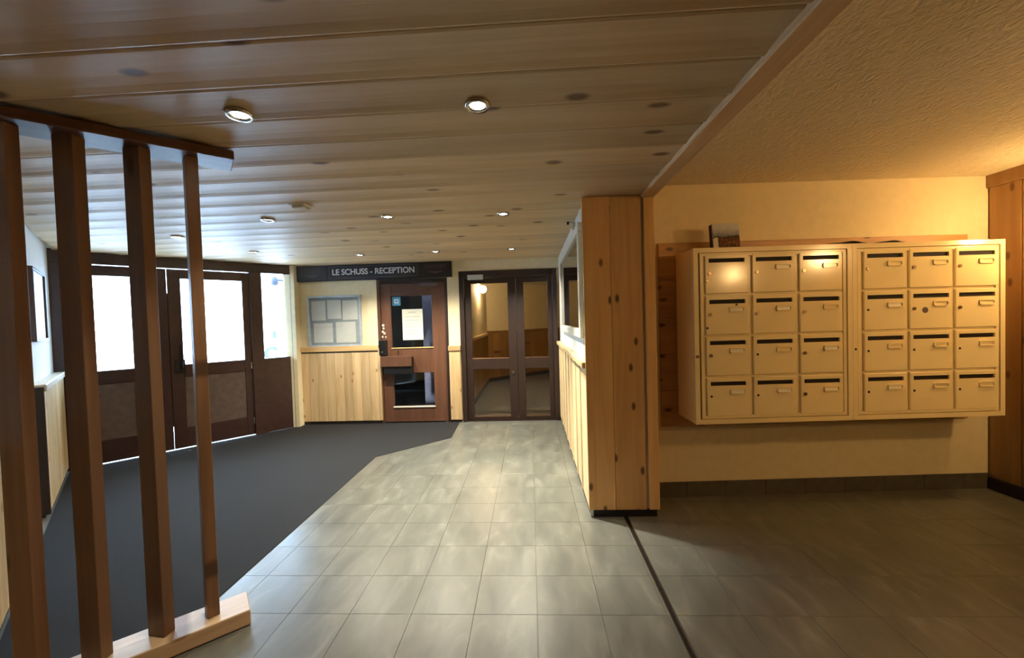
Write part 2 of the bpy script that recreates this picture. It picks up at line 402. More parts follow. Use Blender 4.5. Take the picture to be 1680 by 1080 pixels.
# right wall of pine panels
wr = boxes('wall_right', [(3.745, 3.85, -4.5, 3.6, -.01, 2.6)], 'rwall', label='pine clad wall at the right edge beside the mailboxes', cat='wall', kind='structure')
yy = 3.39
k = 0
while yy > -4.3:
    wd = .215
    box('plank', 3.715, 3.745, yy-wd+.002, yy-.002, .10, 2.44, 'rwall', wr, bev=.003); yy -= wd
box('top_board', 3.70, 3.745, -4.4, 3.40, 2.44, HP, 'rwall', wr, bev=.003)
box('skirting', 3.70, 3.745, -4.4, 3.38, 0, .10, 'dbase', wr, bev=.003)

# pillar / end of the partition
pl = empty('wall_partition', (.40, 2.95, 0), label='pine clad pillar at the end of the corridor wall', cat='pillar', kind='structure')
PX = lambda v: v-.40
box('core', PX(.43), PX(.90), .02, .34, 0, 2.6, 'cream', pl)
box('plank', PX(.400), PX(.598), 0, .02, .055, HC-.002, 'pillar', pl, bev=.002)
box('plank', PX(.600), PX(.826), 0, .02, .055, HC-.002, 'pillar', pl, bev=.002)
box('edge_board', PX(.842), PX(.918), -.014, .34, .06, 2.355, 'pillar', pl, bev=.003)
box('plinth', PX(.425), PX(.90), .008, .02, 0, .055, 'black', pl)  # recessed plinth; its black also stands for shadow under the right part
box('metal_foot', PX(.412), PX(.432), .004, .02, 0, .055, 'steel', pl)

# corridor right wall
wc = boxes('wall_corridor', [(.43, .55, 2.97, YB+.1, 0, 2.45)], 'white', label='white corridor wall with pale pine wainscot', cat='wall', kind='structure')
ye = [2.97, 3.32, 3.66, 4.00, 4.34, 4.68, 5.02, 5.36, 5.795]
for a, b in zip(ye[:-1], ye[1:]):
    box('wainscot_board', .402, .43, a+.002, b-.002, .06, 1.115, 'palewains', wc, bev=.004)
for a in ye[1:-1]: box('batten', .394, .402, a-.022, a+.022, .06, 1.115, 'palewains', wc, bev=.002)
box('wainscot_cap', .372, .43, 2.97, 5.795, 1.115, 1.165, 'wainsy', wc, bev=.006)
box('skirting', .412, .43, 2.97, 5.795, 0, .06, 'dbase', wc)
mf = empty('corridor_mirror', (.43, 3.2, 1.33), label='mirrored glass panel in a white frame on the corridor wall', cat='mirror')
Y0, Y1, Z0, Z1 = 0.0, 2.0, 0.0, .93
box('frame_bar', -.035, 0, Y0, Y1, Z0, Z0+.075, 'frame', mf, bev=.004)
box('frame_bar', -.035, 0, Y0, Y1, Z1-.075, Z1, 'frame', mf, bev=.004)
box('frame_bar', -.035, 0, Y0, Y0+.07, Z0+.075, Z1-.075, 'frame', mf, bev=.004)
box('frame_bar', -.035, 0, Y1-.07, Y1, Z0+.075, Z1-.075, 'frame', mf, bev=.004)
box('glass', -.012, -.006, Y0+.07, Y1-.07, Z0+.075, Z1-.075, 'mirror', mf)
sn = empty('wall_sensor', (.43, 3.62, 2.285), label='small white sensor bracket above the corridor mirror', cat='sensor')
box('bracket', -.03, 0, -.012, .012, 0, .075, 'frame', sn, bev=.003)
box('arm', -.055, -.03, -.008, .008, .058, .072, 'frame', sn, bev=.002)
cyl('eye', .014, .022, 'black', sn, (-.077, 0, .065), 'X')

# ------------------------------------------------------------------ BACK WALL
wb = boxes('wall_back', [(-3.60, -2.272, YB, YB+.14, 0, HC+.05), (-2.272, -1.21, YB+.02, YB+.14, 2.14, HC+.05), (-1.21, -1.036, YB, YB+.14, 0, HC+.05),
                         (-1.036, .46, YB, YB+.14, 2.225, HC+.05), (-3.60, -3.44, 5.66, YB, 0, HC+.05)], 'cream',
           label='cream back wall around the reception door and glazed doors', cat='wall', kind='structure')
ws = empty('wainscot_back', (-3.46, YB, 0), label='pine wainscot below the notice board', cat='wainscot', kind='structure')
n = 9; w = 1.19/n
for k in range(n): box('board', k*w+.0015, (k+1)*w-.0015, -.035, 0, .05, 1.075, 'wains', ws, bev=.004)
box('cap_rail', -.01, 1.20, -.05, 0, 1.095, 1.175, 'wainsx', ws, bev=.005)
box('under_rail', 0, 1.19, -.03, 0, 1.075, 1.095, 'dbase', ws)
box('side_post', 1.19, 1.222, -.04, 0, .05, 1.13, 'wains', ws, bev=.003)
box('plinth', 0, 1.21, -.025, 0, 0, .05, 'dbase', ws)
w2 = empty('wainscot_strip', (-1.21, YB, 0), label='narrow pine wainscot strip between reception door and glazed doors', cat='wainscot', kind='structure')
box('board', .0, .166, -.03, 0, .04, 1.06, 'wains', w2, bev=.004)
box('cap_rail', -.008, .172, -.045, 0, 1.06, 1.135, 'lip', w2, bev=.005)
box('plinth', 0, .166, -.02, 0, 0, .04, 'dbase', w2)

# notice board
nb = empty('notice_board', (-2.91, YB, 1.165), label='glazed notice board with pinned white papers in aluminium frame', cat='notice board')
box('back_panel', -.395, .395, -.012, 0, .01, .755, 'felt', nb)
box('frame_bar', -.405, .405, -.04, 0, 0, .03, 'alu', nb, bev=.003)
box('frame_bar', -.405, .405, -.04, 0, .735, .765, 'alu', nb, bev=.003)
box('frame_bar', -.405, -.375, -.04, 0, .03, .735, 'alu', nb, bev=.003)
box('frame_bar', .375, .405, -.04, 0, .03, .735, 'alu', nb, bev=.003)
for i, (a, c, ww, hh) in enumerate([(-.35, .40, .21, .29), (-.11, .42, .21, .28), (-.33, .07, .29, .29), (.12, .40, .23, .29), (.01, .06, .30, .31)]):
    p = box('paper_sheet', a, a+ww, -.016, -.013, c, c+hh, 'paper', nb)
    for q in range(4): box('text_line', a+.03, a+ww-.03-.02*(q % 2), -.0165, -.016, c+hh-.05-q*.035, c+hh-.043-q*.035, 'paper2', p) if False else None
box('glass_pane', -.375, .375, -.034, -.030, .03, .735, 'glass', nb)

# reception sign
sg = empty('reception_sign', (-2.28, YB-.06, 2.145), label='long dark sign lettered LE SCHUSS - RECEPTION above the door', cat='sign')
box('backing', -1.155, 1.155, 0, .06, 0, .232, 'nearblack', sg)
box('side_panel', -1.153, -.70, -.012, 0, .004, .228, 'navy', sg, bev=.002)
mid = box('name_panel', -.697, .684, -.012, 0, .004, .228, 'navy', sg, bev=.002)
rp = box('side_panel', .687, 1.153, -.012, 0, .004, .228, 'nearblack', sg, bev=.002)
ring('border_line', -.668, .655, .030, .205, .006, -.0145, -.0115, 'dim2', sg)
text('letter', 'LE SCHUSS - RECEPTION', .118, 'letter', sg, (.0, -.014, .118), (math.pi/2, 0, 0), .002, 1.225)
for cx0, m1 in ((-.93, 'dim'), (.92, 'dim')):
    # faded word-mark bar and smile-shaped swoosh
    for q in range(7): box('emblem_stroke', cx0-.15+q*.044, cx0-.15+q*.044+.030, -.0145, -.0115, .135, .190, m1, sg)
    V, F = [], []
    for q in range(13):
        t = -1+q/6; xx = cx0+t*.11; zz = .062+.035*t*t; th = .016*(1-t*t)+.004
        V += [(xx, -.0145, zz), (xx, -.0145, zz+th), (xx, -.011, zz), (xx, -.011, zz+th)]
    for q in range(12):
        a = q*4; F += [(a, a+4, a+5, a+1), (a+2, a+3, a+7, a+6), (a+1, a+5, a+7, a+3), (a, a+2, a+6, a+4)]
    mesh('emblem_swoosh', V, F, 'dim2', sg)

# reception door
d3 = empty('door_3', (-1.741, YB+.02, 0), label='reddish brown reception door with two glass panes and a taped notice', cat='door', kind='structure')
DX = lambda v: v+1.741
box('frame_post', DX(-2.268), DX(-2.225), -.015, .10, 0, 2.14, 'rdoor', d3, bev=.003)
box('frame_post', DX(-1.255), DX(-1.212), -.015, .10, 0, 2.14, 'brown', d3, bev=.003)
box('frame_head', DX(-2.225), DX(-1.255), -.015, .10, 2.085, 2.14, 'brown', d3, bev=.003)
box('stile', DX(-2.222), DX(-2.075), .01, .055, .012, 2.08, 'rdoor', d3, bev=.002)
box('stile', DX(-1.458), DX(-1.258), .01, .055, .012, 2.08, 'rdoor', d3, bev=.002)
box('top_rail', DX(-2.075), DX(-1.458), .01, .055, 1.895, 2.08, 'rdoor', d3, bev=.002)
box('middle_rail', DX(-2.075), DX(-1.458), .01, .055, .745, 1.125, 'rdoor', d3, bev=.002)
box('bottom_rail', DX(-2.075), DX(-1.458), .01, .055, .012, .245, 'rdoor', d3, bev=.002)
box('glass_pane', DX(-2.075), DX(-1.458), .030, .035, 1.125, 1.895, 'glass', d3)
box('glass_pane', DX(-2.075), DX(-1.458), .030, .035, .245, .745, 'glass', d3)
box('glazing_bead', DX(-2.085), DX(-1.448), -.002, .012, .225, .245, 'frame', d3, bev=.002)
box('glazing_bead', DX(-2.085), DX(-1.448), -.002, .012, 1.112, 1.125, 'wainsx', d3, bev=.002)
lt = empty('letter_tray', (-1.995, YB+.03, .71), label='brown wooden letter tray with dark underside on the reception door', cat='tray')
box('front_board', -.225, .235, -.115, -.095, .145, .295, 'rdoor', lt, bev=.003)
box('dark_box', -.19, .235, -.095, 0, .03, .28, 'black', lt, bev=.003)
lk = empty('door_lock', (-2.200, YB+.03, 1.01), label='black rectangular lock box on the edge of the reception door', cat='lock')
box('housing', -.058, .058, -.07, 0, 0, .235, 'black', lk, bev=.008)
cyl('cylinder', .014, .012, 'steel', lk, (.0, -.07, .06), 'Y')
st = empty('door_marks', (-2.195, YB+.03, 1.275), label='small white stickers above the lock on the reception door', cat='sticker')
for q, (a, c, r) in enumerate([(-.005, .19, .020), (.0, .145, .016), (-.015, .095, .018), (.012, .07, .018), (.03, .015, .012), (-.02, .02, .015)]):
    cyl('sticker', r, .003, 'paper', st, (a, 0, c), 'Y', 10)
bs2 = empty('blue_sticker', (-1.992, YB+.049, 1.755), label='square blue sticker with round white mark on the reception door glass', cat='sticker')
box('square', -.06, .06, -.003, 0, 0, .13, 'bluest', bs2)
ring('white_mark', -.03, .03, .035, .095, .012, -.005, -.003, 'letter', bs2)
nt = empty('door_notice', (-1.757, YB+.048, 1.235), label='white paper notice taped to the reception door glass', cat='notice')
box('sheet', -.155, .155, -.002, 0, 0, .46, 'paper', nt)
box('heading_line', -.06, .06, -.0028, -.002, .405, .418, 'paper2', nt)
for q in range(6): box('text_line', -.12, .12-.03*(q % 3), -.0028, -.002, .34-q*.05, .352-q*.05, 'paper2', nt)
dcl = empty('door_closer', (-1.47, YB+.03, 2.02), label='grey door closer at the top of the reception door', cat='door closer')
box('body', -.13, .13, -.06, 0, 0, .055, 'dim2', dcl, bev=.006)
box('arm', -.30, .05, -.075, -.062, .06, .075, 'dim', dcl, bev=.003)
# office behind the reception door
boxes('wall_office', [(-3.4, -1.15, 8.6, 8.7, 0, 2.4), (-3.5, -3.4, YB+.14, 8.7, 0, 2.4), (-1.20, -1.12, YB+.15, 8.7, 0, 2.4), (-3.5, -1.12, YB+.14, 8.7, 2.4, 2.5), (-3.5, -1.12, YB+.13, 8.7, -.12, -.005)], 'officegloom',
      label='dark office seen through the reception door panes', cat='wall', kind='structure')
oc = empty('office_locker', (-1.52, 6.62, 0), label='pale blue locker behind the reception door glass', cat='locker')
box('body', -.30, .30, 0, .45, .02, 2.0, 'bluepanel', oc, bev=.005)
box('door', -.295, -.003, -.015, 0, .05, 1.97, 'bluepanel', oc, bev=.004)
box('door', .003, .295, -.015, 0, .05, 1.97, 'bluepanel', oc, bev=.004)
om = empty('office_fill_lamp', (-1.72, 6.25, 2.40), label='unseen round lamp added in the office to light the pale blue locker', cat='ceiling lamp')  # lamp added to brighten the locker behind the door glass
cyl('lamp_base', .10, .02, 'frame', om, (0, 0, -.02)); cyl('lamp_glass', .085, .03, 'officefill', om, (0, 0, -.05))

# glazed double doors
fr = empty('door_frame_double', (-.31, YB, 0), label='dark brown frame around the glazed corridor doors', cat='door frame', kind='structure')
FX = lambda v: v+.31
box('frame_post', FX(-1.034), FX(-.965), -.02, .12, 0, 2.22, 'brown', fr, bev=.004)
box('frame_post', FX(.33), FX(.395), -.02, .12, 0, 2.22, 'brown', fr, bev=.004)
box('frame_head', FX(-.965), FX(.33), -.02, .12, 2.12, 2.22, 'brown', fr, bev=.004)
box('threshold', FX(-.965), FX(.33), .0, .10, 0, .012, 'brown', fr)
def leaf(nm, x0, x1, g0, g1, lab, side):
    o = empty(nm, ((x0+x1)/2, YB+.03, 0), label=lab, cat='door', kind='structure'); c = (x0+x1)/2
    box('stile', x0-c, g0-c, 0, .045, .014, 2.115, 'brown', o, bev=.003)
    box('stile', g1-c, x1-c, 0, .045, .014, 2.115, 'brown', o, bev=.003)
    box('top_rail', g0-c, g1-c, 0, .045, 2.04, 2.115, 'brown', o, bev=.003)
    box('middle_rail', g0-c, g1-c, 0, .045, .77, .935, 'brown', o, bev=.003)
    box('bottom_rail', g0-c, g1-c, 0, .045, .014, .075, 'brown', o, bev=.003)
    box('glass_pane', g0-c, g1-c, .02, .025, .935, 2.04, 'glass', o)
    box('glass_pane', g0-c, g1-c, .02, .025, .075, .77, 'glass', o)
    box('glazing_bead', g0-c, g1-c, -.004, .004, .925, .938, 'slat', o)
    box('glazing_bead', g0-c, g1-c, -.004, .004, .062, .075, 'slat', o)
    if side: cyl('lock', .022, .02, 'steel', o, (x1-c-.07, 0, .72), 'Y')
leaf('door_4', -.962, -.205, -.868, -.325, 'left leaf of the glazed corridor doors with wide panes', True)
leaf('door_5', -.200, .327, -.092, .258, 'right leaf of the glazed corridor doors with narrow panes', False)
pt = empty('door_plate', (-.787, YB-.02, 2.09), label='small white plate on the frame above the glazed corridor doors', cat='plate')
box('plate', -.115, .115, -.006, 0, 0, .075, 'paper2', pt, bev=.002)
box('mark', -.09, .09, -.0068, -.006, .03, .045, 'alu', pt)

# corridor beyond the glass
YC = YB+.14
wy = boxes('wall_beyond', [(-1.12, -1.05, YC, 9.6, 0, 2.4), (1.6, 1.7, YC, 12.2, 0, 2.4), (.46, 1.7, YC-.12, YC, 0, 2.4)], 'cream', label='cream walls of the corridor beyond the glazed doors', cat='wall', kind='structure')
box('floor_beyond', -1.12, 1.7, YB-.02, 12.2, -.12, -.002, 'base', label='grey floor of the corridor beyond the glazed doors', cat='floor', kind='structure')
box('ceiling_beyond', -1.12, 1.7, YC, 12.2, 2.4, 2.5, 'plaster', label='ceiling of the corridor beyond the glazed doors', cat='ceiling', kind='structure')
wq = boxes('wall_beyond_end', [(-.3, 4.2, 0, .1, 0, 2.4)], 'cream', loc=(-1.07, 9.5, 0), rz=math.atan2(1.35, 1.53), label='slanted end wall of the corridor beyond the glazed doors', cat='wall', kind='structure')
for k in range(20): box('wainscot_board', k*.2+.002, k*.2+.198, -.025, 0, .09, 1.17, 'rwall', wq, bev=.003)
box('wainscot_cap', 0, 4, -.045, 0, 1.17, 1.23, 'rwall', wq, bev=.004)
box('skirting', 0, 4, -.03, 0, 0, .09, 'dbase', wq)
for k in range(17): box('wainscot_board', -1.05, -1.028, YC+.05+k*.2+.002, YC+.05+k*.2+.198, .09, 1.13, 'rwall', wy, bev=.003)
box('wainscot_cap', -1.05, -1.012, YC+.05, 9.45, 1.13, 1.19, 'wainsy', wy, bev=.004)
box('skirting', -1.05, -1.025, YC+.05, 9.45, 0, .09, 'dbase', wy)

# ------------------------------------------------------------------ LEFT WALL (slanted)
OW = -.06           # wall face lies behind the wainscot face
wl = boxes('wall_left', [(-.1, 1.70, -.20, OW, 0, HC+.05), (1.70, 2.95, -.20, OW, 2.22, HC+.05), (2.95, LEND, -.20, OW, 0, HC+.05)], 'white', loc=(*CO, 0), rz=AL,
           label='white slanted left wall with pine wainscot beside the entrance doors', cat='wall', kind='structure')
a = .06
while a < 1.46:
    b = min(a+.13, 1.48); box('wainscot_board', a+.0015, b-.0015, -.025, .01, .05, 1.03, 'palewains', wl, bev=.004); a = b
box('wainscot_core', .05, 1.475, OW, -.025, .05, 1.03, 'dbase', wl)
box('end_panel', 1.48, 1.505, OW-.02, .012, .03, 1.065, 'brown', wl, bev=.003)
box('wainscot_cap', .05, 1.478, OW, .025, 1.03, 1.085, 'frame', wl, bev=.006)
box('skirting', .05, 1.48, OW, -.02, 0.0045, .05, 'dbase', wl)
a = 2.96
while a < 4.1:
    b = a+.13; box('wainscot_board', a+.0015, b-.0015, OW, .0, .04, 1.03, 'palewains', wl, bev=.004); a = b
box('wainscot_cap', 2.96, 4.2, OW, .02, 1.03, 1.085, 'frame', wl, bev=.006)
box('skirting', 2.96, 4.2, OW, -.01, 0.0045, .04, 'dbase', wl)
sd = empty('door_6', (CO[0]+.731*2.32-.682*.18, CO[1]-.682*2.32-.731*.18, 0), AL, label='grey door set in the opening of the slanted left wall', cat='door', kind='structure')
box('leaf', -.62, .62, -.03, .01, .012, 2.215, 'alu', sd, bev=.003)
box('panel', -.50, .50, .01, .018, .2, .95, 'alu', sd, bev=.004)
box('panel', -.50, .50, .01, .018, 1.1, 2.0, 'alu', sd, bev=.004)
pf = empty('wall_frame', (CO[0]+.731*.98-.682*.06, CO[1]-.682*.98-.731*.06, 1.43), AL, label='grey framed panel hanging on the white left wall', cat='picture frame')
box('panel', -.335, .335, 0, .02, .01, .62, 'alu', pf)
box('frame_bar', -.35, .35, 0, .035, 0, .025, 'dim2', pf, bev=.003)
box('frame_bar', -.35, .35, 0, .035, .605, .63, 'dim2', pf, bev=.003)
box('frame_bar', -.35, -.325, 0, .035, .025, .605, 'dim2', pf, bev=.003)
box('frame_bar', .325, .35, 0, .035, .025, .605, 'dim2', pf, bev=.003)

# ------------------------------------------------------------------ ENTRANCE DOORS (slanted)
ef = empty('door_frame_entrance', (*DA, 0), AD, label='dark brown frame of the entrance doors', cat='door frame', kind='structure')
box('frame_head', 0, LD+.16, -.10, .02, 2.252, HC+.02, 'entry', ef, bev=.004)
box('frame_post', -.02, .04, -.10, .02, 0, 2.252, 'entry', ef, bev=.004)
box('frame_post', .40, .545, -.10, .02, 0, 2.252, 'entry', ef, bev=.004)
box('frame_post', 2.20, LD+.16, -.10, .02, 0, 2.252, 'entry', ef, bev=.004)
wn = empty('window_1', (*DA, 0), AD, label='narrow side window beside the entrance doors above a dark panel', cat='window', kind='structure')
box('sill_panel', .04, .40, -.07, -.01, 0, 1.05, 'entry', wn, bev=.003)
box('glass_pane', .04, .40, -.045, -.04, 1.05, 2.252, 'glass', wn)
def eleaf(nm, s0, s1, g0, g1, lab):
    c = (s0+s1)/2; ca, sa = math.cos(AD), math.sin(AD)
    o = empty(nm, (DA[0]+ca*c, DA[1]+sa*c, 0), AD, label=lab, cat='door', kind='structure')
    zb, zt = .011, 2.245
    box('stile', s0-c, g0-c, -.06, -.01, zb, zt, 'entry', o, bev=.003)
    box('stile', g1-c, s1-c, -.06, -.01, zb, zt, 'entry', o, bev=.003)
    box('top_rail', g0-c, g1-c, -.06, -.01, 2.13, zt, 'entry', o, bev=.003)
    box('middle_rail', g0-c, g1-c, -.06, -.01, .90, 1.055, 'entry', o, bev=.003)
    box('bottom_rail', g0-c, g1-c, -.06, -.01, zb, .26, 'entry', o, bev=.003)
    box('panel', g0-c, g1-c, -.045, -.022, .26, .90, 'entrypanel', o, bev=.003)
    box('glass_pane', g0-c, g1-c, -.038, -.032, 1.055, 2.13, 'glass', o)
    return o
e1 = eleaf('door_1', .5455, 1.402, .63, 1.275, 'right entrance door leaf with bright glass pane')
e2 = eleaf('door_2', 1.407, 2.198, 1.73, 2.11, 'left entrance door leaf with bright glass pane')
box('gap_light_block', .405, .440, -.076, -.0605, .28, 1.95, 'entry', e1, bev=.002)  # added outside to block daylight in the gap, except near its ends
box('lock_plate', .29, .39, -.01, .012, .95, 1.12, 'black', e1, bev=.004)
box('handle', .31, .33, .012, .05, 1.0, 1.3, 'black', e1, bev=.005)
# side hinge marks
box('hinge', -.422, -.408, -.012, .004, .15, .25, 'steel', e1); box('hinge', -.422, -.408, -.012, .004, .92, 1.02, 'steel', e1)

# ------------------------------------------------------------------ SLATTED SCREEN
AS = math.atan2(-.662, -.749)
sc = empty('slatted_screen', (-1.511, 1.965, 0), AS, label='brown wooden slatted screen standing at the left between floor and ceiling', cat='screen')
box('bottom_rail', 0, .90, -.085, .095, .0042, .080, 'rail', sc, bev=.004)
box('top_rail', -.02, .90, -.095, .10, 2.325, HC-.012, 'railtop', sc, bev=.004)
for t, al in ((.15, 8), (.339, 38), (.549, 42), (.731, 42)):
    # each slat is turned: narrow face to the light, broad face to the left
    cx0, cy0 = -1.511-.749*t, 1.965-.662*t
    to = math.atan2(-cy0, -cx0)             # towards the viewer's side of the hall
    nz = to+math.radians(al)                # normal of the narrow face
    ww, dd = (.050, .075) if al < 20 else (.052, .088)
    o = box('slat', -dd/2, dd/2, -ww/2, ww/2, .08, 2.325, 'slat', sc, bev=.002)
    o.location = (t, 0, .08); o.rotation_euler = (0, 0, nz-AS)

# ------------------------------------------------------------------ MAILBOXES
bb = empty('mailbox_backboard', MO, AM, label='knotty pine backboard on the wall behind the mailboxes', cat='board')
for k in range(5):
    z0 = .585+k*.298; box('board', .008, 2.50, -.022, -.001, z0+.001, z0+.297, 'back', bb, bev=.003)
def plate_slot(w, h, t, sw, sh, st_):
    """door blank w x h with chamfered edge and a letter slot; origin lower-left front plane y=0, thickness towards +y"""
    e = .004; sx0 = (w-sw)/2; sx1 = sx0+sw; sz1 = h-st_; sz0 = sz1-sh
    L = [[(0, t, 0), (w, t, 0), (w, t, h), (0, t, h)], [(0, e, 0), (w, e, 0), (w, e, h), (0, e, h)], [(e, 0, e), (w-e, 0, e), (w-e, 0, h-e), (e, 0, h-e)],
         [(sx0, 0, sz0), (sx1, 0, sz0), (sx1, 0, sz1), (sx0, 0, sz1)], [(sx0, t, sz0), (sx1, t, sz0), (sx1, t, sz1), (sx0, t, sz1)]]
    V = [v for l in L for v in l]; F = []
    for a in range(4):
        for i in range(4):
            j = (i+1) % 4; F.append((a*4+i, a*4+j, a*4+4+j, a*4+4+i))
    return V, F
DWD, DHT = .313, .283
V, F = plate_slot(DWD, DHT, .012, .262, .030, .028)
door_me = bpy.data.meshes.new('mailbox_door'); door_me.from_pydata(V, [], F)
bm = bmesh.new(); bm.from_mesh(door_me); bmesh.ops.recalc_face_normals(bm, faces=bm.faces); bm.to_mesh(door_me); bm.free()
door_me.materials.append(MT['mail'])
def rrect(w, h, r, seg=4):
    P = []
    for cx0, cz0, a0 in ((w-r, h-r, 0), (r, h-r, 90), (r, r, 180), (w-r, r, 270)):
        for k in range(seg+1):
            a = math.radians(a0+90*k/seg); P.append((cx0+r*math.cos(a), cz0+r*math.sin(a)))
    return P
def holder_mesh():
    P = rrect(.112, .040, .012); Q = [(x*.86+.0078, z*.60+.008) for x, z in P]; n = len(P)
    V = [(x, 0, z) for x, z in P]+[(x, -.009, z) for x, z in P]+[(x, -.009, z) for x, z in Q]+[(x, -.002, z) for x, z in Q]
    F = []
    for a in range(3):
        for i in range(n): j = (i+1) % n; F.append((a*n+i, a*n+j, (a+1)*n+j, (a+1)*n+i))
    F.append(tuple(range(3*n, 4*n)))
    me = bpy.data.meshes.new('name_holder'); me.from_pydata(V, [], F)
    bm = bmesh.new(); bm.from_mesh(me); bmesh.ops.recalc_face_normals(bm, faces=bm.faces); bm.to_mesh(me); bm.free()
    me.materials.append(MT['mail']); return me
hold_me = holder_mesh()
def cylmesh(name, r, h, mat, seg=14):
    V, F = [], []
    for k in range(seg):
        a = 2*math.pi*k/seg; V += [(r*math.cos(a), 0, r*math.sin(a)), (r*math.cos(a), -h, r*math.sin(a))]
    for k in range(seg): j = (k+1) % seg; F.append((2*k, 2*j, 2*j+1, 2*k+1))
    F += [tuple(2*k+1 for k in range(seg))]
    me = bpy.data.meshes.new(name); me.from_pydata(V, [], F)
    bm = bmesh.new(); bm.from_mesh(me); bmesh.ops.recalc_face_normals(bm, faces=bm.faces); bm.to_mesh(me); bm.free()
    me.materials.append(MT[mat]); return me
lock_me = cylmesh('lock', .012, .007, 'brass'); dark_me = cylmesh('lock_hole', .0085, .0015, 'black'); stick_me = cylmesh('sticker', .022, .0008, 'dim2')
def child(name, me, parent, loc):
    o = bpy.data.objects.new(name, me); o.location = loc; return put(o, parent)
UB, UT = .685, 1.975
def cabinet(u0, u1, c0, pitch, lab, first, cardset, darkset):
    root = empty('mailbox_cabinet', (MO[0]+math.cos(AM)*(u0+u1)/2, MO[1]+math.sin(AM)*(u0+u1)/2, UB), AM, label=lab, cat='mailboxes', group='mailbox cabinets')
    c = (u0+u1)/2; H = UT-UB; a, b = u0-c, u1-c
    box('body', a, b, -.312, -.024, 0, H, 'mail', root, bev=.003)
    ring('outer_rim', a, b, 0, H, .034, -.334, -.312, 'mail', root)
    # hinged front frame inside the rim; groove around it
    g = .050 if first else .041
    ring('front_frame', a+g, b-.040, .040, H-.040, .022, -.328, -.312, 'mail', root)
    box('groove_shadow', a+.034, a+g, -.3135, -.312, .034, H-.034, 'mailshade', root)
    box('front_sheet', a+g+.02, b-.06, -.317, -.312, .06, H-.06, 'mail', root)
    for r in range(4):
        for q in range(3):
            x0 = c0-c+q*pitch; z0 = (1.925-.3005*r-DHT)-UB
            d = child('mailbox_door', door_me, root, (x0, -.331, z0))
            child('lock', lock_me if (r, q) not in darkset else dark_me, d, (.030, 0, .148))
            box('slot_shadow', (DWD-.262)/2, (DWD+.262)/2, .0119, .0128, DHT-.058, DHT-.028, 'mailshade', d)
            if (r, q) != (0, 0) or not first:
                hh = child('name_holder', hold_me, d, (DWD-.145, 0, .162))
                if (r, q) in cardset:
                    # a paper card in the holder
                    box('name_card', DWD-.135, DWD-.045, -.0034, -.0018, .170, .193, 'plate', d)
            if first and (r, q) == (1, 0): child('screw', dark_me, d, (DWD-.09, 0, .215)); child('screw', dark_me, d, (.008, 0, .05))
            if first and (r, q) == (0, 0): child('second_lock', lock_me, d, (.012, 0, .09))
            if (not first) and (r, q) == (1, 1): child('sticker', stick_me, d, (.112, 0, .135))
    return root, c
L1, c1 = cabinet(.145, 1.299, .232, .343, 'cream metal mailbox cabinet nearer the wooden pillar, a leaflet on top', True,
                 {(1, 0), (1, 1), (2, 0), (2, 2), (3, 0), (3, 2), (0, 1), (3, 1)}, {(3, 0), (3, 1), (2, 1)})
L2, c2 = cabinet(1.301, 2.412, 1.385, .334, 'cream metal mailbox cabinet nearer the pine wall, round sticker on one door', False,
                 {(3, 0), (1, 0)}, {(1, 0), (2, 0), (2, 1), (2, 2), (3, 0), (3, 1), (3, 2)})
child('rim_lock', lock_me, L1, (.017-(1.299-.145)/2, -.334, .50)); child('rim_lock', dark_me, L2, (.018-(2.412-1.301)/2, -.334, .52))
# leaflet leaning on top, dark papers lying flat
def mp_(u, v): return (MO[0]+math.cos(AM)*u+math.sin(AM)*v, MO[1]+math.sin(AM)*u-math.cos(AM)*v)
lx, ly = mp_(.455, .20)
lf = empty('leaflet_stand', (lx, ly, UT), AM-.05, label='stack of leaflets with a mountain village cover standing on the mailboxes', cat='leaflets')
t = math.radians(7)
cov = box('front_cover', -.098, .098, -.0015, .0015, 0, .205, 'leaflet', lf); cov.rotation_euler = (-t, 0, 0); cov.location = (0, -.021, 0)
for q in range(3):
    pg = box('page_block', -.098, .098, -.006, .006, 0, .203-.002*q, 'dim' if q else 'paper2', lf); pg.rotation_euler = (-t, 0, 0); pg.location = (-.004*q, -.012+.0125*q, 0)
def curled(nm, u, v, w, d, h, lab):
    """a thin sheet whose middle bulges up, lying on the cabinet top"""
    x0, y0 = mp_(u, v); V, F = [], []; n = 12
    for i in range(n+1):
        t = -1+2*i/n; z = .001+h*(1-t*t)**1.5*(1+.25*math.sin(5*t))
        for yy, dz in ((-d/2, 0), (d/2, .004)):
            V += [(t*w/2, yy, z*(.75 if yy > 0 else 1)), (t*w/2, yy, z*(.75 if yy > 0 else 1)+.0025)]
    for i in range(n):
        a = i*4; b = a+4
        F += [(a, b, b+2, a+2), (a+1, a+3, b+3, b+1), (a, a+1, b+1, b), (a+2, b+2, b+3, a+3)]
    F += [(0, 2, 3, 1), (n*4, n*4+1, n*4+3, n*4+2)]
    mesh(nm, V, F, 'black', None, (x0, y0, UT), AM, label=lab, cat='papers')
curled('dark_folder', 1.29, .24, .34, .14, .018, 'dark curled folder lying flat on top where the two mailbox cabinets meet')
curled('dark_leaflet', 1.60, .24, .28, .13, .015, 'dark curled leaflet lying flat on top of the mailbox cabinet nearer the pine wall')

